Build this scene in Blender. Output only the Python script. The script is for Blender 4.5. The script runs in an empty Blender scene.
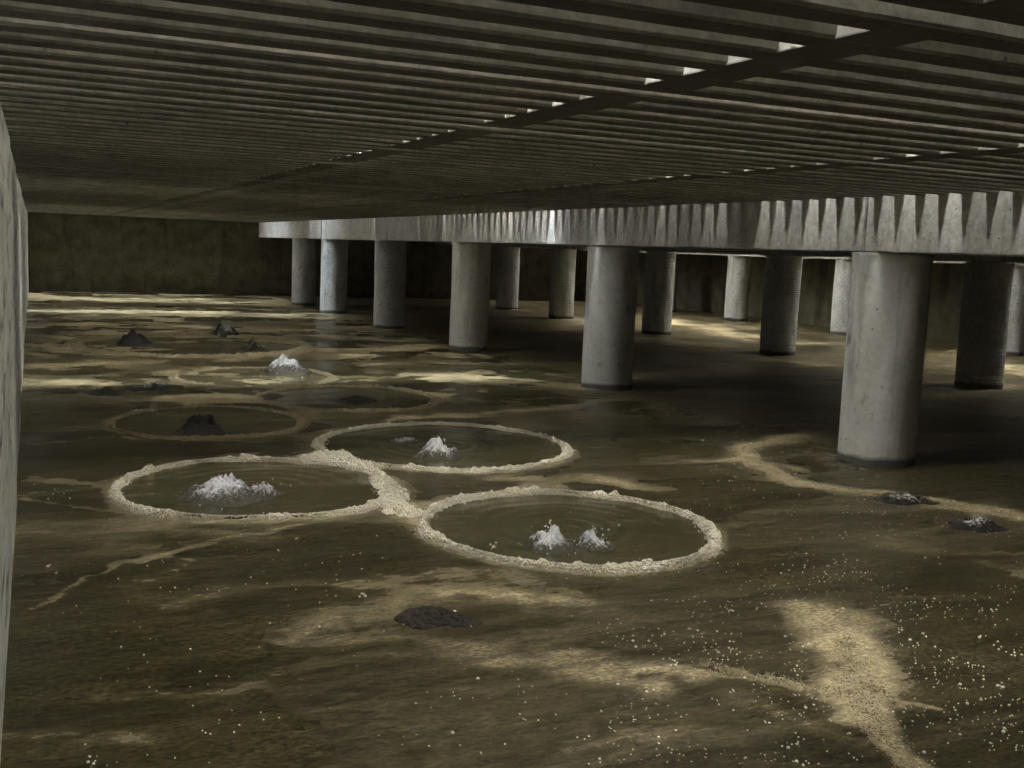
import bpy, bmesh, math, random
import numpy as np
from mathutils import Matrix, Vector

rnd = random.Random(7)
C = bpy.context.scene.collection
sc = bpy.context.scene

# ------------------------------------------------------------------ camera
CH = 1.5                                   # camera height over the liquid
RX = Vector((0.9111965, -0.41006069, 0.03963792))
DN = Vector((-0.01568176, -0.13066923, -0.99130199))
FW = Vector((0.41167343, 0.90264931, -0.12549582))
FPX = 1050.0
cam_d = bpy.data.cameras.new('camera')
cam = bpy.data.objects.new('camera', cam_d)
C.objects.link(cam)
m = Matrix.Identity(4)
for i in range(3):
    m[i][0] = RX[i]; m[i][1] = -DN[i]; m[i][2] = -FW[i]
m[2][3] = CH
cam.matrix_world = m
cam_d.sensor_width = 36.0
cam_d.lens = 36.0 * FPX / 1024.0
cam_d.clip_start = 0.02
cam_d.clip_end = 200
sc.camera = cam

def W(px, py, z=0.0):
    """the spot on the liquid surface that the photo shows at px, py"""
    r = RX * (px - 512) + DN * (py - 384) + FW * FPX
    t = (z - CH) / r.z
    return (r.x * t, r.y * t)

# ------------------------------------------------------------------ noise
class Noise:
    def __init__(s, seed, n=256):
        s.t = np.random.RandomState(seed).rand(n, n); s.n = n
    def __call__(s, x, y):
        xi = np.floor(x).astype(int); yi = np.floor(y).astype(int)
        fx = x - xi; fy = y - yi
        fx = fx * fx * (3 - 2 * fx); fy = fy * fy * (3 - 2 * fy)
        a = s.t[xi % s.n, yi % s.n]; b = s.t[(xi + 1) % s.n, yi % s.n]
        c = s.t[xi % s.n, (yi + 1) % s.n]; d = s.t[(xi + 1) % s.n, (yi + 1) % s.n]
        return (a * (1 - fx) + b * fx) * (1 - fy) + (c * (1 - fx) + d * fx) * fy
NZ = [Noise(k + 11) for k in range(6)]
def fbm(x, y, o=4, k=0):
    v = 0; a = .5; s = 0
    for i in range(o):
        v = v + a * NZ[(i + k) % 6](x * 2 ** i + 17.3 * i, y * 2 ** i + 9.1 * i); s += a; a *= .5
    return v / s
def sstep(a, b, x):
    t = np.clip((x - a) / (b - a), 0, 1)
    return t * t * (3 - 2 * t)

# ------------------------------------------------------------------ materials
def newmat(name):
    mt = bpy.data.materials.new(name); mt.use_nodes = True
    nt = mt.node_tree
    return mt, nt, nt.nodes['Principled BSDF']
def N(nt, t, **kw):
    n = nt.nodes.new(t)
    for k, v in kw.items():
        if k in n.inputs: n.inputs[k].default_value = v
        else: setattr(n, k, v)
    return n
def L(nt, a, b): nt.links.new(a, b)
def ramp(nt, src, stops):
    r = nt.nodes.new('ShaderNodeValToRGB'); e = r.color_ramp.elements
    while len(e) < len(stops): e.new(.5)
    for i, (p, c) in enumerate(stops):
        e[i].position = p
        e[i].color = (c, c, c, 1) if not isinstance(c, tuple) else (*c, 1)
    L(nt, src, r.inputs[0]); return r.outputs[0]
def mix(nt, f, a, b, mode='MIX'):
    n = nt.nodes.new('ShaderNodeMix'); n.data_type = 'RGBA'; n.blend_type = mode
    for s, v in ((n.inputs[0], f), (n.inputs[6], a), (n.inputs[7], b)):
        if isinstance(v, bpy.types.NodeSocket): L(nt, v, s)
        elif isinstance(v, tuple): s.default_value = (*v, 1)
        else: s.default_value = v
    return n.outputs[2]
def mapping(nt, scale, coord='Object'):
    tc = nt.nodes.new('ShaderNodeTexCoord'); mp = nt.nodes.new('ShaderNodeMapping')
    mp.inputs['Scale'].default_value = scale
    L(nt, tc.outputs[coord], mp.inputs[0]); return mp.outputs[0]
def noise(nt, vec, scale, detail=6, rough=.6):
    n = N(nt, 'ShaderNodeTexNoise', Scale=scale, Detail=detail, Roughness=rough)
    L(nt, vec, n.inputs['Vector']); return n.outputs['Fac']
def worldpos(nt, scale=(1, 1, 1)):
    g = nt.nodes.new('ShaderNodeNewGeometry'); mp = nt.nodes.new('ShaderNodeMapping')
    mp.inputs['Scale'].default_value = scale
    L(nt, g.outputs['Position'], mp.inputs[0]); return mp.outputs[0]

def N_add(nt, src, v):
    n = nt.nodes.new('ShaderNodeMath'); n.operation = 'ADD'; L(nt, src, n.inputs[0]); n.inputs[1].default_value = v; return n.outputs[0]
def concrete(name, dark, light, stain=(0.03, .026, .018), stain_amt=.5, pits=True, streak=True,
             bump=.25, svec=(5, 5, .5), foot=False, rings=False, rough=.85, stain_scale=1.6, boards=False):
    mt, nt, b = newmat(name)
    p = worldpos(nt)
    n1 = noise(nt, p, 3.0); n2 = noise(nt, p, 26, 5, .7)
    col = mix(nt, ramp(nt, n1, [(.3, 0.0), (.7, 1.0)]), dark, light)
    col = mix(nt, .35, col, ramp(nt, n2, [(.3, .05), (.75, .9)]), 'OVERLAY')
    if streak:
        ps = worldpos(nt, svec); ns = noise(nt, ps, stain_scale, 5, .65)
        f = ramp(nt, ns, [(.52, 0.0), (.72, stain_amt)])
        col = mix(nt, f, col, stain)
    bm_src = n2
    if foot:
        sz = nt.nodes.new('ShaderNodeSeparateXYZ'); L(nt, worldpos(nt), sz.inputs[0])
        hh = nt.nodes.new('ShaderNodeMath'); hh.operation = 'MULTIPLY_ADD'; L(nt, n1, hh.inputs[0]); hh.inputs[1].default_value = -.09; L(nt, sz.outputs['Z'], hh.inputs[2])
        col = mix(nt, ramp(nt, hh.outputs[0], [(.0, .85), (.035, 0.0)]), col, stain)
        bl = noise(nt, worldpos(nt, (7, 7, 4)), 1.0, 5, .6)
        col = mix(nt, ramp(nt, bl, [(.62, 0.0), (.72, .6)]), col, (.10, .095, .075))
    if pits:
        v = N(nt, 'ShaderNodeTexVoronoi', Scale=14.0); L(nt, p, v.inputs['Vector'])
        pf = ramp(nt, v.outputs['Distance'], [(.05, 1.0), (.13, 0.0)])
        gate = ramp(nt, noise(nt, p, 9, 2), [(.52, 0.0), (.6, .9)])
        f2 = mix(nt, 1.0, pf, gate, 'MULTIPLY')
        col = mix(nt, f2, col, stain)
    if boards:
        sx = nt.nodes.new('ShaderNodeSeparateXYZ'); L(nt, p, sx.inputs[0])
        w = N(nt, 'ShaderNodeTexWave', Scale=1.1, Distortion=.15); w.bands_direction = 'Z'; L(nt, p, w.inputs['Vector'])
        col = mix(nt, ramp(nt, w.outputs['Fac'], [(0.0, .7), (.06, 0.0)]), col, stain)
    L(nt, col, b.inputs['Base Color']); b.inputs['Roughness'].default_value = rough
    bp = N(nt, 'ShaderNodeBump', Strength=bump, Distance=.01); L(nt, bm_src, bp.inputs['Height'])
    last = bp
    if rings:
        w = N(nt, 'ShaderNodeTexWave', Scale=9.0, Distortion=.4, Detail=1.0); w.bands_direction = 'Z'
        L(nt, p, w.inputs['Vector'])
        b2 = N(nt, 'ShaderNodeBump', Strength=.35, Distance=.012); L(nt, w.outputs['Fac'], b2.inputs['Height'])
        L(nt, bp.outputs[0], b2.inputs['Normal']); last = b2
    L(nt, last.outputs[0], b.inputs['Normal'])
    return mt

M_slat = concrete('slat_concrete', (.40, .385, .34), (.58, .56, .50), stain_amt=.35, streak=False, bump=.3)
# slot light put into the colour: sides pale, undersides darkened by face direction
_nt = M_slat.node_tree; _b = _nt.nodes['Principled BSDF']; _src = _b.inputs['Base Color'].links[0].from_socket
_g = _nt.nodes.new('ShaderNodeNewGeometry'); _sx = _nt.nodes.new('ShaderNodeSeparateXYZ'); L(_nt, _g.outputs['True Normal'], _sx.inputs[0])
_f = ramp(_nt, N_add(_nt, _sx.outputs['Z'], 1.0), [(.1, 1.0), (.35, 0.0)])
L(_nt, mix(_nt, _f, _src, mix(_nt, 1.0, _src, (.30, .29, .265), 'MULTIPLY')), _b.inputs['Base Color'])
M_beam = concrete('beam_concrete', (.42, .42, .40), (.60, .59, .56), stain_amt=.5, stain_scale=2.2, bump=.35)
M_col = concrete('column_concrete', (.62, .63, .61), (.78, .79, .76), stain_amt=.45, bump=.25, foot=True)
M_colr = concrete('ribbed_column_concrete', (.42, .43, .42), (.58, .59, .58), stain_amt=.4, bump=.25, rings=True, foot=True)
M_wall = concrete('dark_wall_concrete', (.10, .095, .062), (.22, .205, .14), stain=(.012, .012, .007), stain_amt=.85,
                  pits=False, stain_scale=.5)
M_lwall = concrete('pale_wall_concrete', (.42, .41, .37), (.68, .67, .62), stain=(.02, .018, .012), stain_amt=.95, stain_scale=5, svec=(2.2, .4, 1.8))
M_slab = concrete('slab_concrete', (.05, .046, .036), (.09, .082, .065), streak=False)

def foam_mat(name, a, b_, rough=.55, vs=85, bump=1.0):
    mt, nt, b = newmat(name)
    p = worldpos(nt)
    v = N(nt, 'ShaderNodeTexVoronoi', Scale=float(vs)); L(nt, p, v.inputs['Vector'])
    n = noise(nt, p, 7, 5, .6)
    c = mix(nt, ramp(nt, n, [(.3, 0.0), (.7, 1.0)]), a, b_)
    c = mix(nt, ramp(nt, v.outputs['Distance'], [(.25, 0.0), (.75, .6)]), c, tuple(x * .7 for x in a))
    L(nt, c, b.inputs['Base Color']); b.inputs['Roughness'].default_value = rough
    bp = N(nt, 'ShaderNodeBump', Strength=bump, Distance=.012); bp.invert = True
    L(nt, v.outputs['Distance'], bp.inputs['Height']); L(nt, bp.outputs[0], b.inputs['Normal'])
    return mt
M_foam = foam_mat('bright_foam', (.80, .74, .56), (.95, .92, .80))
M_foamd = foam_mat('brown_foam', (.22, .18, .10), (.42, .36, .22))
M_foamm = foam_mat('tan_foam', (.36, .30, .18), (.60, .52, .35))
M_scum = foam_mat('dark_scum', (.012, .009, .005), (.05, .04, .022), rough=.8, vs=55)

def bubble_mat():
    mt, nt, b = newmat('bubble_film')
    b.inputs['Base Color'].default_value = (.78, .77, .68, 1); b.inputs['Roughness'].default_value = .12
    return mt
M_bub = bubble_mat()

def boil_mat(name, dark, pale, lo, hi):
    mt, nt, b = newmat(name)
    at = N(nt, 'ShaderNodeAttribute', attribute_name='white')
    p = worldpos(nt, (60, 60, 14)); n = noise(nt, p, 1.0, 4, .7)
    s = N(nt, 'ShaderNodeMath', operation='ADD'); L(nt, at.outputs['Fac'], s.inputs[0]); L(nt, n, s.inputs[1])
    f = ramp(nt, s.outputs[0], [(lo, 0.0), (hi, 1.0)])
    L(nt, mix(nt, f, dark, pale), b.inputs['Base Color'])
    b.inputs['Roughness'].default_value = .14
    bp = N(nt, 'ShaderNodeBump', Strength=.7, Distance=.02); L(nt, n, bp.inputs['Height']); L(nt, bp.outputs[0], b.inputs['Normal'])
    return mt
M_boilw = boil_mat('white_boiling_water', (.075, .068, .045), (.92, .93, .97), .66, 1.0)
M_boild = boil_mat('brown_boiling_water', (.016, .013, .007), (.6, .58, .55), .8, .98)

def water_mat():
    mt, nt, b = newmat('slurry_surface')
    p = worldpos(nt)
    fo = N(nt, 'ShaderNodeAttribute', attribute_name='film').outputs['Fac']
    ch = N(nt, 'ShaderNodeAttribute', attribute_name='churn').outputs['Fac']
    n_big = noise(nt, worldpos(nt, (.8, 2.2, 1)), 2.2, 6, .6)
    n_mid = noise(nt, worldpos(nt, (.8, 1.9, 1)), 13, 8, .72)
    n_fine = noise(nt, p, 75, 3, .7)
    base = mix(nt, ramp(nt, n_big, [(.3, 0.0), (.7, 1.0)]), (.021, .018, .008), (.060, .051, .023))
    base = mix(nt, ramp(nt, ch, [(.02, 1.0), (.16, 0.0)]), base, (.078, .070, .034))
    # churned surface: brown froth in mottled streaks
    f = N(nt, 'ShaderNodeMath', operation='MULTIPLY'); L(nt, ch, f.inputs[0]); L(nt, ramp(nt, n_mid, [(.42, 0.0), (.68, .85)]), f.inputs[1])
    base = mix(nt, f.outputs[0], base, (.125, .105, .06))
    # film of tan foam where it drifts, plus a few painted sunlit patches
    a = N(nt, 'ShaderNodeMath', operation='MULTIPLY_ADD'); L(nt, n_mid, a.inputs[0]); a.inputs[1].default_value = 1.5; a.inputs[2].default_value = -.78
    s = N(nt, 'ShaderNodeMath', operation='ADD'); L(nt, fo, s.inputs[0])
    g = N(nt, 'ShaderNodeMath', operation='MULTIPLY'); L(nt, a.outputs[0], g.inputs[0])
    gg = N(nt, 'ShaderNodeMath', operation='MINIMUM'); L(nt, fo, gg.inputs[0]); gg.inputs[1].default_value = .6
    g2 = N(nt, 'ShaderNodeMath', operation='MULTIPLY'); L(nt, gg.outputs[0], g2.inputs[0]); g2.inputs[1].default_value = 1.9
    L(nt, g2.outputs[0], g.inputs[1]); L(nt, g.outputs[0], s.inputs[1])
    ff = ramp(nt, s.outputs[0], [(.0, 0.0), (1.05, 1.0)]); ff.node.color_ramp.interpolation = 'EASE'
    foamc = mix(nt, n_fine, (.21, .17, .09), (.54, .465, .30))
    col = mix(nt, ff, base, foamc)
    n_g = noise(nt, worldpos(nt, (.8, 1.6, 1)), 48, 4, .75)
    col = mix(nt, ramp(nt, ch, [(.05, .15), (.4, .85)]), col, mix(nt, 1.0, col, ramp(nt, n_g, [(.36, .35), (.66, 2.0)]), 'MULTIPLY'))
    L(nt, col, b.inputs['Base Color'])
    r = N(nt, 'ShaderNodeMath', operation='MULTIPLY_ADD'); L(nt, ff, r.inputs[0]); r.inputs[1].default_value = .38; r.inputs[2].default_value = .13
    r2 = N(nt, 'ShaderNodeMath', operation='MULTIPLY_ADD'); L(nt, ch, r2.inputs[0]); r2.inputs[1].default_value = .22; L(nt, r.outputs[0], r2.inputs[2])
    L(nt, r2.outputs[0], b.inputs['Roughness'])
    b.inputs['IOR'].default_value = 1.36
    h = N(nt, 'ShaderNodeMath', operation='MULTIPLY'); L(nt, n_mid, h.inputs[0])
    h1 = N(nt, 'ShaderNodeMath', operation='MULTIPLY_ADD'); L(nt, ch, h1.inputs[0]); h1.inputs[1].default_value = .9; h1.inputs[2].default_value = .12
    L(nt, h1.outputs[0], h.inputs[1])
    b1 = N(nt, 'ShaderNodeBump', Strength=.55, Distance=.02); L(nt, h.outputs[0], b1.inputs['Height'])
    h2 = N(nt, 'ShaderNodeMath', operation='MULTIPLY'); L(nt, n_fine, h2.inputs[0]); L(nt, ff, h2.inputs[1])
    b2 = N(nt, 'ShaderNodeBump', Strength=.6, Distance=.006); L(nt, h2.outputs[0], b2.inputs['Height']); L(nt, b1.outputs[0], b2.inputs['Normal'])
    L(nt, b2.outputs[0], b.inputs['Normal'])
    return mt
M_water = water_mat()

# ------------------------------------------------------------------ helpers
def link(name, me, mat, parent=None):
    o = bpy.data.objects.new(name, me); C.objects.link(o)
    if mat and not me.materials: me.materials.append(mat)
    if parent: o.parent = parent
    return o
def empty(name, loc=(0, 0, 0)):
    o = bpy.data.objects.new(name, None); o.location = loc; o.empty_display_size = .1
    C.objects.link(o); return o
def tag(o, label=None, cat=None, group=None, kind=None):
    if label: o['label'] = label
    if cat: o['category'] = cat
    if group: o['group'] = group
    if kind: o['kind'] = kind
    elif cat: o['kind'] = 'thing'
    return o
def box_me(name, a, b, bev=0.0, seg=2):
    bm = bmesh.new()
    bmesh.ops.create_cube(bm, size=1)
    for v in bm.verts:
        v.co = Vector([(a[i] + b[i]) / 2 + v.co[i] * (b[i] - a[i]) for i in range(3)])
    if bev: bmesh.ops.bevel(bm, geom=bm.edges[:], offset=bev, segments=seg, affect='EDGES')
    me = bpy.data.meshes.new(name); bm.to_mesh(me); bm.free(); return me
def box(name, a, b, mat, bev=0.0, parent=None): return link(name, box_me(name, a, b, bev), mat, parent)
def np_mesh(name, V, F, smooth=True):
    me = bpy.data.meshes.new(name)
    V = np.asarray(V, dtype=np.float32); F = np.asarray(F, dtype=np.int32)
    me.vertices.add(len(V)); me.vertices.foreach_set('co', V.ravel())
    me.loops.add(F.size); me.loops.foreach_set('vertex_index', F.ravel())
    me.polygons.add(len(F)); k = F.shape[1]
    me.polygons.foreach_set('loop_start', np.arange(0, F.size, k, dtype=np.int32))
    if smooth: me.polygons.foreach_set('use_smooth', np.ones(len(F), dtype=bool))
    me.update(calc_edges=True); me.validate(); return me
def grid_faces(nu, nv, wrap=False):
    i = np.arange(nu - (0 if wrap else 1)); j = np.arange(nv - 1)
    I, J = np.meshgrid(i, j, indexing='ij'); I2 = (I + 1) % nu
    return np.stack([I * nv + J, I2 * nv + J, I2 * nv + J + 1, I * nv + J + 1], -1).reshape(-1, 4)
ORD = ['first', 'second', 'third', 'fourth', 'fifth', 'sixth', 'seventh', 'eighth', 'ninth', 'tenth', 'eleventh', 'twelfth',
       'thirteenth', 'fourteenth', 'fifteenth', 'sixteenth', 'seventeenth', 'eighteenth', 'nineteenth', 'twentieth',
       'twenty-first', 'twenty-second', 'twenty-third', 'twenty-fourth', 'twenty-fifth', 'twenty-sixth']

# ------------------------------------------------------------------ layout
PITCH = .2025; PANEL = PITCH * 6
Y0 = 2.876 - PANEL * 3                       # first panel joint, behind the camera
NPAN = 25
YF = Y0 + PANEL * NPAN                      # far wall
ZC = 1.995; SD = .36                        # underside of slats, slat depth
ZB = 1.60                                   # underside of beams
X1, X2, X3, XR = 5.92, 11.1, 15.95, 17.3
BW = .29                                    # half width of beams
CR = .288

# the shell
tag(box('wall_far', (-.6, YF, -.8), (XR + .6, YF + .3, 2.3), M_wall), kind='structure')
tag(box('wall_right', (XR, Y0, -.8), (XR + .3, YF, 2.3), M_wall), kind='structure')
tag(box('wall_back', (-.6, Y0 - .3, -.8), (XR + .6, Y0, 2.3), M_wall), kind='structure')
tag(box('floor', (-.6, Y0, -.8), (XR, YF, -.7), M_slab), kind='structure')
# left wall, cast in bays that step back a little one after another
lw = bmesh.new()
def add_b(bm, a, b, bev=.006):
    r = bmesh.ops.create_cube(bm, size=1)
    for v in r['verts']:
        v.co = Vector([(a[i] + b[i]) / 2 + v.co[i] * (b[i] - a[i]) for i in range(3)])
    if bev: bmesh.ops.bevel(bm, geom=list({e for v in r['verts'] for e in v.link_edges}), offset=bev, segments=2, affect='EDGES')
for (ya, yb, xf) in ((Y0, 6.35, -.114), (6.85, 9.0, -.126), (9.7, 13.8, -.139), (14.8, 20.0, -.155), (21, YF, -.17)):
    add_b(lw, (-.6, ya, -.7), (xf, yb, ZC - .001))
add_b(lw, (-.6, Y0, -.7), (-.24, YF, ZC - .001), 0)
me = bpy.data.meshes.new('wall_left'); lw.to_mesh(me); lw.free()
tag(link('wall_left', me, M_lwall), kind='structure')
# solid alley slab between first and second beam rows; slotted deck further right is part of the setting
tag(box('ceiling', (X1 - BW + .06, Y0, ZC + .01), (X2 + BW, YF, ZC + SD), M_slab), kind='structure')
def slat_profile(b=.104, t=.184, d=SD, ch=.008):
    return [(-b / 2 + ch, 0), (b / 2 - ch, 0), (b / 2, ch), (t / 2, d), (-t / 2, d), (-b / 2, ch)]
def extrude_x(prof, x0, x1, nseg=1, jitter=0.0, seed=0):
    r = random.Random(seed); n = len(prof); V = []; F = []
    for i in range(nseg + 1):
        x = x0 + (x1 - x0) * i / nseg
        for (y, z) in prof:
            V.append((x, y + r.uniform(-jitter, jitter), z + r.uniform(-jitter, jitter) * .6))
    for i in range(nseg):
        for k in range(n):
            a = i * n + k; b = i * n + (k + 1) % n
            F.append((a, b, b + n, a + n))
    me = bpy.data.meshes.new('slat'); me.from_pydata(V, [], F + [tuple(range(n))[::-1], tuple(range(nseg * n, nseg * n + n))]); me.update()
    return me
bm = bmesh.new()
yy = Y0
prof = slat_profile()
k = 0
while yy < YF - .3:
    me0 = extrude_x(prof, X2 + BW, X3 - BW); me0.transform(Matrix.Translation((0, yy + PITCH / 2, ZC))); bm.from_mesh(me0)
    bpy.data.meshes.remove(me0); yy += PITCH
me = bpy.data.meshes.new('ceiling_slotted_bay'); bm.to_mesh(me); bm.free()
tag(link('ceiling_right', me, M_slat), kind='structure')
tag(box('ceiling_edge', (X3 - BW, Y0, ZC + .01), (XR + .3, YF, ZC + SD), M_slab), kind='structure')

# ------------------------------------------------------------------ slatted floor panels overhead
M_rib = concrete('rib_concrete', (.7, .69, .65), (.85, .84, .8), streak=False, bump=.2)
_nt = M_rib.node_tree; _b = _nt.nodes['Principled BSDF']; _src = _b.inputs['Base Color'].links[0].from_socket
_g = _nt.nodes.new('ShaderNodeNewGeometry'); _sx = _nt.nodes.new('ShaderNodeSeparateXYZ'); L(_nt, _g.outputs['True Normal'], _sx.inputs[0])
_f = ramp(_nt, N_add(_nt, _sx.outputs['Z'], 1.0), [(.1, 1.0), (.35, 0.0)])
L(_nt, mix(_nt, _f, _src, (.14, .13, .11)), _b.inputs['Base Color'])  # rib sides painted near white, undersides dark, to imitate light from the slots
slat_meshes = []
for s in range(4):
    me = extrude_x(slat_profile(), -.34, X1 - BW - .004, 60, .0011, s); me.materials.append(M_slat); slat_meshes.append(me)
ribs = []
for xa in (1.63, 3.64):
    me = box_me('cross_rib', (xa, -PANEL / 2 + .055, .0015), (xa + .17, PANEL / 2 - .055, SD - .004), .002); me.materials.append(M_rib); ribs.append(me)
vis = 0
for p_ in range(NPAN):
    yc = Y0 + PANEL * (p_ + .5)
    t = empty('slatted_floor_panel', (0, yc, ZC + rnd.uniform(0, .004)))
    if p_ < 2: lab = 'slatted concrete floor panel overhead, %s from the near end of the pit' % ORD[p_]
    else: lab = 'slatted concrete floor panel overhead with narrow light slots, %s one from the far wall' % ORD[NPAN - 1 - p_]
    tag(t, lab, 'floor panel', 'slatted concrete panels overhead')
    for i in range(6):
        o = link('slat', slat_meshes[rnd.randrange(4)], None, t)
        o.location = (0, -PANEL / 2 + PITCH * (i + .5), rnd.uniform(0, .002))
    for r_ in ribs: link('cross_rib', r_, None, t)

# ------------------------------------------------------------------ daylight in the slots
def strip(name, x0, x1, y, w, power, col):
    l = bpy.data.lights.new(name, 'AREA'); l.shape = 'RECTANGLE'; l.size = x1 - x0; l.size_y = w
    l.energy = power; l.color = col
    o = bpy.data.objects.new(name, l); C.objects.link(o); o.location = ((x0 + x1) / 2, y, ZC + SD - .012); return o
def bump(y, c, w): return math.exp(-((y - c) / w) ** 2)
WARM = (1.0, .975, .92); COOL = (.86, .93, 1.0)
P0 = 22.0
for k in range(NPAN * 6 + 1):
    y = Y0 + PITCH * k
    if y > YF - .05: break
    g = .62 + .45 * bump(y, 3.3, 1.0) + .75 * bump(y, 5.9, 1.6) + 2.4 * bump(y, 11.5, .28) + .5 * bump(y, 12.8, 1.6) + 1.9 * bump(y, 22.2, .9) + 2.0 * bump(y, 27.4, 1.5)
    g *= 1 - .42 * bump(y, 8.8, 1.5) - .45 * bump(y, 16.0, 1.6) - .6 * bump(y, 24.2, .5)
    g *= rnd.uniform(.6, 1.25) * (1.7 if k % 6 == 0 else 1)
    if k in (26 + 15, 26 + 16): g *= .12
    cool = min(1, bump(y, 22.2, 1.2) + bump(y, 27.2, 1.6) + .6 * bump(y, 11.4, 1))
    col = tuple(WARM[i] * (1 - cool) + COOL[i] * cool for i in range(3))
    strip('slot_daylight', -.1, X1 - BW - .01, y, .015, P0 * g, col)
k = 0; yy = Y0 + PITCH * 2
yy = Y0 + PITCH
while yy < YF - .4:
    g = rnd.uniform(.6, 1.3) * (1 + 1.2 * bump(yy, 20, 3) + 1.0 * bump(yy, 12.5, 1.2))
    strip('slot_daylight', X2 + BW + .02, X3 - BW - .02, yy, .015, 21 * g, (1.0, .975, .92)); yy += PITCH

# ------------------------------------------------------------------ columns and beams
rows = [
 ('front', X1, [(6.13, M_col), (10.38, M_col), (14.62, M_col), (18.55, M_colr), (22.55, M_colr), (25.35, M_colr)]),
 ('middle', X2, [(9.80, M_colr), (13.88, M_colr), (17.6, M_colr), (21.75, M_colr), (24.85, M_colr)]),
 ('rear', X3, [(13.55, M_colr), (17.75, M_colr), (21.65, M_colr), (24.9, M_colr)])]
COLLAB = {
 ('front', 0): 'thick pale concrete column nearest the camera, standing in the brown slurry',
 ('front', 1): 'pale grey round column, second of the front row, dark stain at its foot',
 ('front', 2): 'grey round concrete column, third of the front row, shaded on its right',
 ('front', 3): 'grey round concrete column, fourth of the front row from the camera',
 ('front', 4): 'bright-edged ribbed column of the front row, last but one before the far wall',
 ('front', 5): 'darker slim-looking column at the far end of the front row',
 ('middle', 0): 'dark ribbed column right of the nearest pale column, second row',
 ('middle', 1): 'dark column with bright right edge midway between the two nearest pale columns, second row',
 ('middle', 2): 'column mostly hidden behind the second front column, bright right edge showing',
 ('middle', 3): 'narrow dark column with lit right edge, left of the second front column',
 ('middle', 4): 'narrow column farthest down the second row, half behind the third front column',
 ('rear', 0): 'column of the third row at the right edge of the photo, half hidden',
 ('rear', 1): 'ribbed lit column of the third row peeping out left of the nearest pale column',
 ('rear', 2): 'slim bright column of the third row by the dark right wall',
 ('rear', 3): 'farthest column of the third row, beyond the second-row columns'}
def column_mesh(seed, lip):
    r = random.Random(seed); nt_ = 48; zs = [-.7] + [i * .1 for i in range(-1, 16)] + [ZB - .03, ZB - .004]
    V = []
    ph = r.uniform(0, 6)
    for iz, z in enumerate(zs):
        for k in range(nt_):
            a = 2 * math.pi * k / nt_
            rr = CR + .003 * math.sin(3 * a + ph + z * 2) + .002 * math.sin(7 * a + z * 5)
            if lip and iz == len(zs) - 1: rr += .012 + .012 * max(0, math.sin(5 * a + ph))
            V.append((rr * math.cos(a), rr * math.sin(a), z))
    F = []
    for i in range(len(zs) - 1):
        for k in range(nt_):
            a = i * nt_ + k; b = i * nt_ + (k + 1) % nt_
            F.append((a, b, b + nt_, a + nt_))
    F.append(tuple(range((len(zs) - 1) * nt_, len(zs) * nt_)))
    me = bpy.data.meshes.new('column'); me.from_pydata(V, [], F); me.update()
    for p in me.polygons[:-1]: p.use_smooth = True
    return me
for rn, X, cols in rows:
    for i, (y, mt) in enumerate(cols):
        o = link('concrete_column', column_mesh(hash((X, i)) % 999 if False else int(X * 7 + i * 13), True), mt)
        o.location = (X, y, 0)
        tag(o, COLLAB[(rn, i)], 'column', 'columns of the %s row' % rn)
def beam(X, ya, yb, label, group):
    bm = bmesh.new()
    add_b(bm, (X - BW, ya + .006, ZB), (X + BW, yb - .006, ZC + SD), .008)
    me = bpy.data.meshes.new('support_beam'); bm.to_mesh(me); bm.free()
    return tag(link('support_beam', me, M_beam), label, 'beam', group)
fy = [Y0] + [y for y, _ in rows[0][2]] + [YF]
nm = ['from the near end onto the nearest pale column', 'from the nearest column to the second front one', 'from the second to the third front column',
      'from the third to the fourth front column', 'from the fourth front column to the bright-edged one', 'over the short last bay of the front row',
      'from the last front column into the far wall']
for i in range(len(fy) - 1):
    beam(X1, fy[i], fy[i + 1], 'concrete beam under the slat ends, reaching ' + nm[i], 'beams of the front row')
for rn, X, cols in rows[1:]:
    ys = [Y0] + [y for y, _ in cols] + [YF]
    for i in range(len(ys) - 1):
        beam(X, ys[i], ys[i + 1], 'concrete beam on the %s row of columns, %s span from the near end' % (rn, ORD[i]), 'beams of the %s row' % rn)

# ------------------------------------------------------------------ rings: centre x, y, radius
RINGS = dict(
 A=(2.66, 5.02, .80), B=(1.22, 6.38, .82), C=(2.84, 7.42, .95), D=(1.28, 8.82, .76),
 E=(2.80, 10.0, .86), F=(2.2, 11.7, .85), G=(2.0, 15.3, 1.55))
BOILS = []    # (x, y)
# ------------------------------------------------------------------ liquid surface
NR, NC = 760, 620
tY = np.linspace(0, 1, NR)
Yv = 1.2 * (YF / 1.2) ** tY
Yv = np.concatenate([np.linspace(Y0, 1.15, 12), Yv])
NR = len(Yv)
u = np.linspace(0, 1, NC)
xmax = np.minimum(XR, np.maximum(1.32 * Yv + .6, 2.0))
XX = -.2 + (xmax[:, None] + .2) * u[None, :]
XX = np.concatenate([XX, np.maximum(XX[:, -1:] + .0005, XR)], 1); NC += 1
YY = np.repeat(Yv[:, None], NC, 1)
YY[-1, :] = YF

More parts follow.
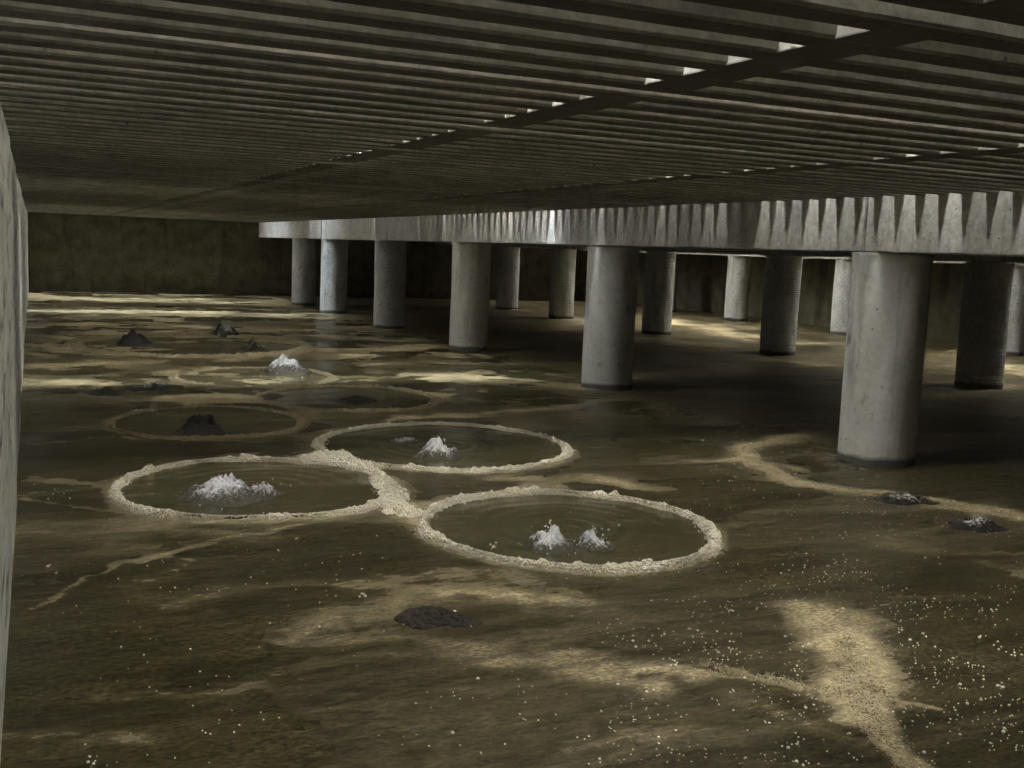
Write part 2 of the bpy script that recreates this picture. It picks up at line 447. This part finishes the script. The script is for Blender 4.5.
WARPS = [((fbm(XX * 3.1 + q * 9, YY * 3.1, 3, 1) - .5) * .22 + (fbm(XX * 9 + q * 5, YY * 9, 2, 3) - .5) * .07,
          (fbm(XX * 3.1 + 40 + q * 9, YY * 3.1 + 11, 3, 2) - .5) * .22 + (fbm(XX * 9 + 7, YY * 9 + q * 5, 2, 4) - .5) * .07) for q in range(3)]
BREAK = .35 + .9 * fbm(XX * 7, YY * 9, 5, 1)
def seg_mask(pts, rad, soft=.5, wob=.06, seed=0):
    q = int(seed * 10) % 3
    wx = XX + WARPS[q][0]; wy = YY + WARPS[q][1]
    best = np.full(XX.shape, 9.0)
    if len(pts) == 1: pts = pts * 2
    rads = rad if isinstance(rad, (list, tuple)) else [rad] * len(pts)
    for (a, b, ra, rb) in zip(pts[:-1], pts[1:], rads[:-1], rads[1:]):
        dx, dy = b[0] - a[0], b[1] - a[1]; ll = dx * dx + dy * dy + 1e-9
        t = np.clip(((wx - a[0]) * dx + (wy - a[1]) * dy) / ll, 0, 1)
        d = np.hypot(wx - a[0] - t * dx, wy - a[1] - t * dy) / (ra + (rb - ra) * t)
        best = np.minimum(best, d)
    return np.exp(-(best * .95) ** 2)
film = np.zeros(XX.shape)
STROKES = [  # pixels of the photo, radius in metres, strength
 ([(808, 612), (852, 640), (862, 672), (858, 700), (876, 730), (915, 775)], [.13, .15, .12, .14, .07, .05], 1.25),
 ([(845, 650), (835, 610)], [.12, .13], .6),
 ([(250, 540), (120, 520), (20, 530)], [.1, .1, .1], .25),
 ([(862, 690), (905, 702), (948, 706)], [.08, .05, .02], .6),
 ([(560, 655), (640, 668), (740, 680), (845, 692)], [.10, .09, .025, .035], .6),
 ([(470, 655), (560, 665), (660, 680)], [.12, .13, .08], .5),
 ([(300, 632), (400, 600), (470, 590), (560, 596)], [.09, .17, .20, .12], .48),
 ([(270, 640), (400, 640), (500, 652)], [.05, .06, .08], .38),
 ([(360, 585), (500, 575), (600, 600)], [.08, .12, .08], .35),
 ([(800, 438), (752, 446), (745, 460), (790, 480), (850, 492), (930, 498), (1030, 520)], [.12, .13, .16, .12, .09, .09, .08], .9),
 ([(700, 460), (760, 462), (800, 470)], [.06, .12, .06], .6),
 ([(930, 503), (990, 515), (1030, 520)], .12, .55),
 ([(385, 478), (402, 500), (428, 520), (450, 545)], [.09, .13, .15, .08], .8),
 ([(295, 462), (330, 452), (350, 468), (380, 480)], [.12, .17, .12, .1], .85),
 ([(495, 478), (580, 478), (660, 488)], [.12, .14, .08], .5),
 ([(440, 505), (480, 495), (560, 484)], .09, .7),
 ([(70, 588), (130, 562), (200, 548), (300, 526), (370, 515)], [.012, .022, .025, .02, .01], .6),
 ([(30, 612), (80, 585)], .02, .4),
 ([(20, 480), (120, 482)], .05, .45), ([(20, 500), (150, 510)], .03, .3),
 ([(30, 525), (180, 522), (330, 505)], .04, .3),
 ([(640, 395), (560, 408), (480, 414), (400, 416)], .10, .55),
 ([(400, 420), (330, 432), (310, 446)], .08, .5),
 ([(440, 378), (500, 380), (600, 388)], [.25, .35, .2], .9),  # sunlit patch on the water, painted as film
 ([(310, 412), (430, 400), (440, 394)], .12, .5),
 ([(30, 297), (250, 304)], .55, .8), ([(30, 311), (200, 313)], .5, .8), ([(210, 316), (330, 318)], .35, .6),  # far bands of froth, with sunlit patches painted in as film
 ([(60, 340), (110, 333), (200, 330)], .3, .6), ([(150, 342), (250, 341), (310, 345)], .22, .75),
 ([(180, 372), (240, 375), (260, 382)], .22, .9), ([(40, 366), (150, 362)], .3, .45), ([(30, 380), (80, 382)], .3, .45),
 ([(170, 396), (230, 395)], .12, .7), ([(20, 350), (60, 352), (140, 348)], .3, .35),
 ([(380, 372), (440, 378)], .15, .5), ([(340, 326), (420, 330), (560, 330)], .3, .3),
 ([(660, 318), (760, 340), (830, 345)], .5, .6), ([(560, 330), (600, 322)], .6, .7), ([(980, 362), (1030, 375)], .35, .8),
 ([(940, 398), (1010, 386)], .25, .35), ([(700, 345), (740, 356), (880, 372)], .4, .35),
 ([(700, 728), (640, 740), (560, 750)], .05, .3), ([(0, 745), (160, 735)], .05, .3), ([(100, 700), (300, 690)], .04, .18),
 ([(980, 560), (1020, 575)], .1, .25), ([(730, 700), (900, 745), (1020, 720)], .07, .2),
]
for s_i, (pp, rad, st) in enumerate(STROKES):
    film = np.maximum(film, min(1.3, st * 1.25) * seg_mask([W(*q) for q in pp], rad, .95, .04, s_i * 3.7) * BREAK)
film += (.34 + .55 * sstep(10, 15, YY) * (XX < 5.9)) * sstep(.40, .72, fbm(XX * 1.3 + 3, YY * 2.1 + 8, 6, 3) * .7 + .3 * fbm(XX * 5, YY * 4, 4, 1)) * sstep(7, 10, YY)
film *= 1 - sstep(9, 12, YY) * (1 - np.clip(.15 + 1.9 * sstep(.3, .72, fbm(XX * 3.2 + 8, YY * 4.5, 5, 4)), 0, 1.15))
# ridge-like threads of froth, such as wind-rows
rid = 1 - np.abs(fbm(XX * .8 + 30, YY * 1.3 + 5, 5, 2) - .5) * 12
film += .28 * np.clip(rid, 0, 1) * sstep(2.5, 4.0, YY)
churn = .25 + .9 * sstep(.28, .74, fbm(XX * .7 + 5, YY * 1.1 + 2, 4, 1))
ripple = np.zeros(XX.shape)
for nme, (cx, cy, r) in RINGS.items():
    ang = np.arctan2(YY - cy, XX - cx)
    rr = np.hypot(XX - cx, YY - cy) / r
    inn = 1 - sstep(.9, 1.0, rr)
    film *= 1 - inn * (.95 if nme in 'ABCDE' else .5)
    churn *= 1 - inn * .9
    film = np.maximum(film, (.65 if nme in 'ABC' else .5) * np.exp(-((rr - 1.03) * r / .06) ** 2) * (.6 + .6 * fbm(XX * 5, YY * 5, 3)))
    ripple += inn * .0045 * np.sin(rr * r * 52) * np.exp(-rr * 2.2)
churn = np.maximum(churn, .95 * sstep(5.5, 6.2, XX) * (.6 + .5 * fbm(XX * 2, YY * 2, 3)))
churn = np.clip(churn, 0.03, 1)
# waves and ripples, with the film slightly raised
Z = (fbm(XX * 4, YY * 6, 4, 0) - .5) * .018 * (.35 + churn) + (fbm(XX * 1.1 + 9, YY * 2.4, 3, 4) - .5) * .03
Z = Z + ripple + np.clip(film, 0, 1) * .006 * fbm(XX * 25, YY * 25, 2, 3)
V = np.stack([XX, YY, Z], -1).reshape(-1, 3)
me = np_mesh('slurry', V, grid_faces(NR, NC)[:, ::-1])
for an, arr in (('film', np.clip(film, 0, 1)), ('churn', churn)):
    at = me.attributes.new(an, 'FLOAT', 'POINT'); at.data.foreach_set('value', arr.astype(np.float32).ravel())
water = tag(link('slurry_surface', me, M_water), 'olive brown slurry surface flooding the whole pit floor, streaked with foam', 'slurry', kind='stuff')

# ------------------------------------------------------------------ foam rings
ico = None
def ico_np(sub=1):
    bm = bmesh.new(); bmesh.ops.create_icosphere(bm, subdivisions=sub, radius=1)
    bm.verts.ensure_lookup_table()
    v = np.array([x.co[:] for x in bm.verts]); f = np.array([[q.index for q in p.verts] for p in bm.faces]); bm.free(); return v, f
IV, IF = ico_np(1)
def foam_ring(key, width, height, label, nb, mat, arc=None, seed=1, hb=(.002, .0055)):
    cx, cy, r = RINGS[key]; nth, nr_ = 900, 15
    th = np.linspace(0, 2 * math.pi, nth, endpoint=False)
    ct, stn = np.cos(th), np.sin(th)
    wv = width * (.1 + 1.8 * fbm(ct * 2.2 + seed * 5 + 20, stn * 2.2 + 20, 3, seed % 4))
    wv = wv * (.55 + .9 * fbm(ct * 11 + seed + 60, stn * 11 + 60, 3, 2))
    if arc is not None: wv = wv * arc(th)
    rc = r * (1 + .05 * (fbm(ct * 1.4 + seed * 9 + 30, stn * 1.4 + 30, 2, 2) - .5)) + .022 * (fbm(ct * 9 + 50, stn * 9 + seed * 3 + 50, 3, 1) - .5)
    s = np.linspace(-1, 1, nr_)
    R = rc[:, None] + wv[:, None] * s[None, :] * .5
    x = cx + R * ct[:, None]; y = cy + R * stn[:, None]
    prof_ = np.sqrt(np.clip(1 - s ** 2, 0, 1))
    n1 = fbm(x * 26 + 7, y * 26, 3, seed % 5)
    z = height * (prof_[None, :] * (-.1 + 2.2 * n1)) * np.minimum(1, wv[:, None] / width) - .012 + .012 * prof_[None, :]
    z = z + (fbm(x * 1.1 + 9, y * 2.4, 3, 4) - .5) * .03
    V = np.stack([x, y, z], -1).reshape(-1, 3); F = grid_faces(nth, nr_, True)
    T = np.concatenate([F[:, [0, 1, 2]], F[:, [0, 2, 3]]])[:, ::-1]
    rs = np.random.RandomState(seed + 5)
    VS = [V]; FS = [T]; off = len(V)
    for k in range(nb):
        i = rs.randint(nth)
        if wv[i] < width * .25: continue
        q = np.clip(rs.normal(0, .55), -1.5, 1.5)
        R0 = rc[i] + wv[i] * q * .5
        b = rs.uniform(*hb)
        zz = (height * .8 * math.sqrt(max(0, 1 - q * q)) if abs(q) < 1 else 0) + b * .3 + .0
        px_, py_ = cx + R0 * ct[i], cy + R0 * stn[i]
        zz += float((fbm(np.array([px_ * 1.1 + 9]), np.array([py_ * 2.4]), 3, 4)[0] - .5) * .03)
        VS.append(IV * b + np.array([px_, py_, zz])); FS.append(IF + off); off += len(IV)
    me = np_mesh('foam_ring', np.concatenate(VS), np.concatenate(FS))
    return tag(link('foam_ring', me, mat), label, 'foam ring', 'foam rings round the boiling spots')
foam_ring('A', .074, .034, 'bright thick foam ring nearest the camera, round two white boiling spouts', 5200, M_foam, seed=1)
foam_ring('B', .068, .032, 'bright foam ring at the left, round a low cluster of splashing water', 4600, M_foam, seed=2)
foam_ring('C', .065, .024, 'foam ring behind the two nearest ones, with a single white spout inside', 3600, M_foam, seed=3)
foam_ring('D', .075, .02, 'thin brown foam ring at left round a dark lumpy boil', 700, M_foamd, seed=4)
foam_ring('E', .10, .022, 'faint brown foam ring in the middle distance with bare water inside', 600, M_foamd, seed=5)
foam_ring('F', .11, .024, 'foam ring in the middle distance round a small whitish spout', 500, M_foamd, seed=6)
foam_ring('G', .22, .03, 'wide faint foam ring far back round several dark boils', 300, M_foamd, seed=8)

# ------------------------------------------------------------------ boiling spouts
def boil(px, py, wpx, h, label, mat, white=.5, ridges=7, seed=1, name='water_spout', spikes=.3, el=1.0):
    cx, cy = W(px, py)
    dist = math.hypot(cx, cy); r = wpx / FPX * dist / 2
    n1, n2 = 96, 30
    th = np.linspace(0, 2 * math.pi, n1, endpoint=False); s = np.linspace(0.0, 1.0, n2)
    TH, S = np.meshgrid(th, s, indexing='ij')
    ca, sa = np.cos(TH), np.sin(TH)
    out = 1 + .28 * (fbm(ca * 1.6 + seed * 3 + 20, sa * 1.6 + 20, 3, seed % 5) - .5) * 2
    x = S * r * ca * out * el; y = S * r * sa * out
    rs0 = np.random.RandomState(seed + 40)
    base = np.zeros(S.shape); xs, ys = x / r, y / r
    for q in range(5):
        aa, dd, sg = rs0.uniform(0, 6.28), rs0.uniform(0, .5), rs0.uniform(.13, .30)
        base = base + rs0.uniform(.3, .75) * np.exp(-((xs - dd * math.cos(aa)) ** 2 + (ys - dd * math.sin(aa)) ** 2) / (2 * sg ** 2))
    base = (base * .8 + .9) * np.clip(1 - S ** 2.6, 0, 1) ** 1.5
    base = base / base.max()
    rid_ = fbm(ca * ridges * .45 + seed + 30 + S * .3, sa * ridges * .45 + 30, 3, 1)
    rid_ = .5 + (rid_ - .5) * sstep(.05, .4, S)
    lump = fbm(x / r * 3.6 + seed * 2 + 40, y / r * 3.6 + 40, 4, 2)
    z = .8 * h * base * (1 - spikes + spikes * 2 * rid_) * (.1 + 1.8 * lump) * .72 - .004 * S
    zf = (fbm((x + cx) * 1.1 + 9, (y + cy) * 2.4, 3, 4) - .5) * .03
    z = z + zf - .014 * sstep(.7, 1, S)
    V = np.stack([x, y, z], -1).reshape(-1, 3)
    F = grid_faces(n1, n2, True)
    VS = [V]; 
    T = np.concatenate([F[:, [0, 1, 2]], F[:, [0, 2, 3]]])
    FS = [T[:, ::-1]]; off = len(V)
    wv = (np.clip(white * (.2 + 1.6 * rid_) * np.exp(-(S * 1.9) ** 2) * 1.15, 0, 1)).ravel()
    ws = [wv]
    rs = np.random.RandomState(seed)
    for k in range(int(40)):           # drops and froth beads thrown up round it
        a = rs.uniform(0, 6.28); q = abs(rs.normal(0, .5)); b = rs.uniform(.002, .005) * max(1, dist / 9)
        zz = h * max(0, math.exp(-(q * 1.75) ** 2) - .05) * rs.uniform(.5, .9)
        VS.append(IV * b + np.array([q * r * math.cos(a), q * r * math.sin(a), zz])); FS.append(IF + off); off += len(IV); ws.append(np.full(len(IV), white * 1.2))
    me = np_mesh(name, np.concatenate(VS), np.concatenate(FS))
    at = me.attributes.new('white', 'FLOAT', 'POINT'); at.data.foreach_set('value', np.concatenate(ws).astype(np.float32))
    o = link(name, me, mat); o.location = (cx, cy, 0)
    return tag(o, label, 'water spout', 'boiling spots in the slurry')
boil(550, 546, 66, .17, 'bright white water spout, left one of the two inside the nearest foam ring', M_boilw, .62, 10, 1)
boil(594, 545, 52, .12, 'smaller white water spout, right one of the two inside the nearest foam ring', M_boilw, .45, 9, 2)
boil(222, 496, 100, .17, 'low splashing water spout with silver streaks inside the left bright foam ring', M_boilw, .45, 12, 3, spikes=.6)
boil(262, 494, 50, .10, 'small streaked water spout right of the larger splash in the left bright ring', M_boilw, .34, 12, 9, spikes=.6)
boil(438, 456, 58, .20, 'single white water spout inside the foam ring behind the nearest one', M_boilw, .55, 9, 4)
boil(404, 442, 50, .05, 'low thin splash left of the single white spout', M_boilw, .35, 6, 5)
boil(203, 430, 58, .17, 'dark lumpy boil inside the thin brown foam ring', M_boild, .02, 8, 6, spikes=.6)
boil(283, 373, 56, .25, 'whitish domed spout in the middle-distance foam ring', M_boilw, .5, 9, 7)
boil(135, 344, 36, .32, 'brown domed boil at far left', M_boild, .05, 5, 8, spikes=.1)
boil(226, 336, 36, .25, 'small dark speckled spout far back, behind the domed ones', M_boild, .38, 10, 10, spikes=.6)
boil(253, 349, 26, .18, 'small dark boil far back, right below the speckled one', M_boild, .02, 6, 11)
boil(152, 388, 70, .09, 'choppy dark splash with white sparkles left of the middle distance', M_boild, .34, 12, 12, spikes=.7)
boil(105, 393, 46, .08, 'low dark choppy swell at far left', M_boild, .1, 9, 13, spikes=.6)
boil(355, 401, 60, .07, 'low dark swell inside the faint ring in the middle distance', M_boild, .02, 5, 14, spikes=.2)
boil(904, 500, 80, .06, 'low dark swell with white sparkles at the foot of the nearest column', M_boild, .36, 10, 15, spikes=.6)
boil(975, 526, 60, .08, 'dark sparkling ripple near the right edge', M_boild, .34, 12, 16, spikes=.6)

# floating scum lumps
def scum(px, py, wpx, h, label, seed, el=1.6):
    cx, cy = W(px, py); dist = math.hypot(cx, cy); r = wpx / FPX * dist / 2
    n1, n2 = 80, 20
    th = np.linspace(0, 2 * math.pi, n1, endpoint=False); s = np.linspace(0, 1, n2)
    TH, S = np.meshgrid(th, s, indexing='ij'); ca, sa = np.cos(TH), np.sin(TH)
    out = 1 + .7 * (fbm(ca * 1.3 + seed + 20, sa * 1.3 + 20, 4, 2) - .5)
    x = S * r * ca * out; y = S * r * sa * out * .8
    z = h * np.sqrt(np.clip(1 - S ** 2, 0, 1)) * (.3 + 1.3 * fbm(x * 30 + 50, y * 30 + 50, 3, 3)) - .004 + (fbm((x + cx) * 1.1 + 9, (y + cy) * 2.4, 3, 4) - .5) * .03
    me = np_mesh('scum_patch', np.stack([x, y, z], -1).reshape(-1, 3), grid_faces(n1, n2, True)[:, ::-1])
    o = link('scum_patch', me, M_scum); o.location = (cx, cy, 0)
    return tag(o, label, 'scum', 'dark scum lumps afloat')
scum(432, 617, 70, .022, 'dark crusty scum lump floating in front of the nearest foam ring', 3)
scum(462, 622, 40, .012, 'thin tail of dark scum right of the crusty lump', 5)
scum(272, 396, 24, .02, 'tiny dark scum speck in the middle distance', 7)

# foam mounds where streams of froth pile up
def mound(pts, rad, h, label, seed, mat=M_foamm, nb=900):
    P = [W(*p) for p in pts]; n2 = 22; ns = 90
    cum = [0]
    for a, b in zip(P[:-1], P[1:]): cum.append(cum[-1] + math.dist(a, b))
    def at(t):
        d = t * cum[-1]
        for i in range(len(P) - 1):
            if d <= cum[i + 1] or i == len(P) - 2:
                q = (d - cum[i]) / max(1e-6, cum[i + 1] - cum[i]); break
        a, b = P[i], P[i + 1]; dx, dy = b[0] - a[0], b[1] - a[1]; l = math.hypot(dx, dy)
        return a[0] + dx * q, a[1] + dy * q, -dy / l, dx / l, rad[i] + (rad[i + 1] - rad[i]) * q
    V = []
    ss = np.linspace(-1, 1, n2)
    for i in range(ns):
        t = i / (ns - 1); x, y, nx, ny, r = at(t); r *= math.sqrt(max(0, 1 - (2 * t - 1) ** 8))
        for s in ss: V.append((x + nx * s * r, y + ny * s * r, math.sqrt(max(0, 1 - s * s))))
    V = np.array(V)
    wob = (fbm(V[:, 0] * 5 + seed, V[:, 1] * 5, 3, 1) - .5) * .1
    V[:, 0] += wob; V[:, 1] += wob * .8
    p = V[:, 2].copy()
    V[:, 2] = h * p * (2.6 * fbm(V[:, 0] * 22, V[:, 1] * 22 + seed, 4, 2) - .85) + (fbm(V[:, 0] * 1.1 + 9, V[:, 1] * 2.4, 3, 4) - .5) * .03 - .006 + .006 * p
    F = grid_faces(ns, n2); T = np.concatenate([F[:, [0, 1, 2]], F[:, [0, 2, 3]]])[:, ::-1]
    VS = [V]; FS = [T]; off = len(V); rs = np.random.RandomState(seed + 50)
    for k in range(nb):
        c = V[rs.randint(len(V))]; b = rs.uniform(.0015, .0042)
        VS.append(IV * b + np.array([c[0] + rs.normal(0, .02), c[1] + rs.normal(0, .02), c[2] + b * .2])); FS.append(IF + off); off += len(IV)
    me = np_mesh('foam_bank', np.concatenate(VS), np.concatenate(FS))
    return tag(link('foam_bank', me, mat), label, 'foam bank', 'banks of drifting foam')
mound([(300, 464), (325, 454), (348, 462), (378, 476)], [.06, .13, .11, .06], .05, 'foam bank piled where the left bright ring meets the ring behind', 1, M_foam, 1500)
mound([(378, 478), (394, 494), (398, 512), (430, 520)], [.07, .10, .08, .05], .035, 'foam bank between the left bright ring and the nearest ring', 2, M_foam, 1500)
mound([(846, 640), (860, 665), (856, 690), (880, 735), (915, 780)], [.05, .07, .10, .06, .03], .009, 'long tan foam bank running to the bottom edge at the right', 3, nb=2200)
mound([(700, 668), (770, 683), (850, 693)], [.015, .022, .05], .012, 'thin foam thread joining the tan bank from the left', 4)
mound([(790, 438), (748, 448), (752, 464), (800, 484), (850, 493)], [.03, .07, .09, .07, .03], .02, 'curved foam bank between the nearest ring and the nearest column', 5)
mound([(860, 495), (930, 500), (1000, 516), (1030, 521)], [.03, .05, .06, .04], .018, 'foam bank trailing to the right edge in front of the nearest column', 6)

# ------------------------------------------------------------------ bubbles afloat
bme = np_mesh('bubble', *(lambda v, f: (v, f))(*ico_np(2)[:2])); bme.materials.append(M_bub)
def wave_z(x, y):
    ax, ay = np.array([x]), np.array([y])
    return float((fbm(ax * 1.1 + 9, ay * 2.4, 3, 4)[0] - .5) * .03 + (fbm(ax * 4, ay * 6, 4, 0)[0] - .5) * .018 * .8)
regions = [((640, 1024, 600, 768), 150), ((820, 1024, 480, 560), 24), ((560, 900, 600, 700), 40), ((700, 800, 440, 490), 16),
           ((0, 640, 480, 768), 46), ((440, 640, 690, 768), 14), ((930, 1024, 640, 768), 10)]
cnt = 0
for (x0, x1, y0, y1), n in regions:
    while n > 0:
        cxp, cyp = rnd.uniform(x0, x1), rnd.uniform(y0, y1)
        for j in range(min(n, rnd.choice([1, 1, 2, 3, 4]))):
            X_, Y_ = W(cxp + rnd.gauss(0, 5), cyp + rnd.gauss(0, 3))
            if X_ < -.05: continue
            if any(abs(math.hypot(X_ - c[0], Y_ - c[1]) - c[2]) < .1 for c in RINGS.values()): continue
            o = bpy.data.objects.new('floating_bubble', bme); C.objects.link(o)
            r = rnd.choice([.0022, .0027, .0032, .0038, .005]) * (1 + .1 * Y_)
            o.location = (X_, Y_, wave_z(X_, Y_) + r * .35); o.scale = (r, r, r * .8)
            tag(o, 'tiny pale bubble afloat on the brown slurry', 'bubble', 'bubbles afloat on the slurry')
            n -= 1; cnt += 1
# the rest of the froth specks, beyond counting
VS = []; FS = []; off = 0; rs = np.random.RandomState(3)
for k in range(2600):
    if k < 1400: px, py = rs.uniform(600, 1023), rs.uniform(560, 767)
    elif k < 1900: px, py = rs.uniform(690, 1023), rs.uniform(425, 540)
    else: px, py = rs.uniform(20, 1023), rs.uniform(480, 767)
    X_, Y_ = W(px, py)
    if float(fbm(np.array([X_ * 3.0]), np.array([Y_ * 3.0]), 3, 2)[0]) < .47: continue
    b = rs.uniform(.0012, .003) * (1 + .12 * Y_)
    VS.append(IV * b + np.array([X_, Y_, wave_z(X_, Y_)])); FS.append(IF + off); off += len(IV)
me = np_mesh('froth_specks', np.concatenate(VS), np.concatenate(FS))
tag(link('froth_specks', me, M_bub), 'fine pale froth specks sprinkled over the brown slurry', 'froth', kind='stuff')

# ------------------------------------------------------------------ world, colour
w = bpy.data.worlds.new('sky'); sc.world = w; w.use_nodes = True
bg = w.node_tree.nodes['Background']; bg.inputs[0].default_value = (.8, .88, 1, 1); bg.inputs[1].default_value = .05
sc.view_settings.view_transform = 'Standard'
sc.view_settings.look = 'None'
sc.view_settings.exposure = 0.12
sc.view_settings.gamma = 0.92
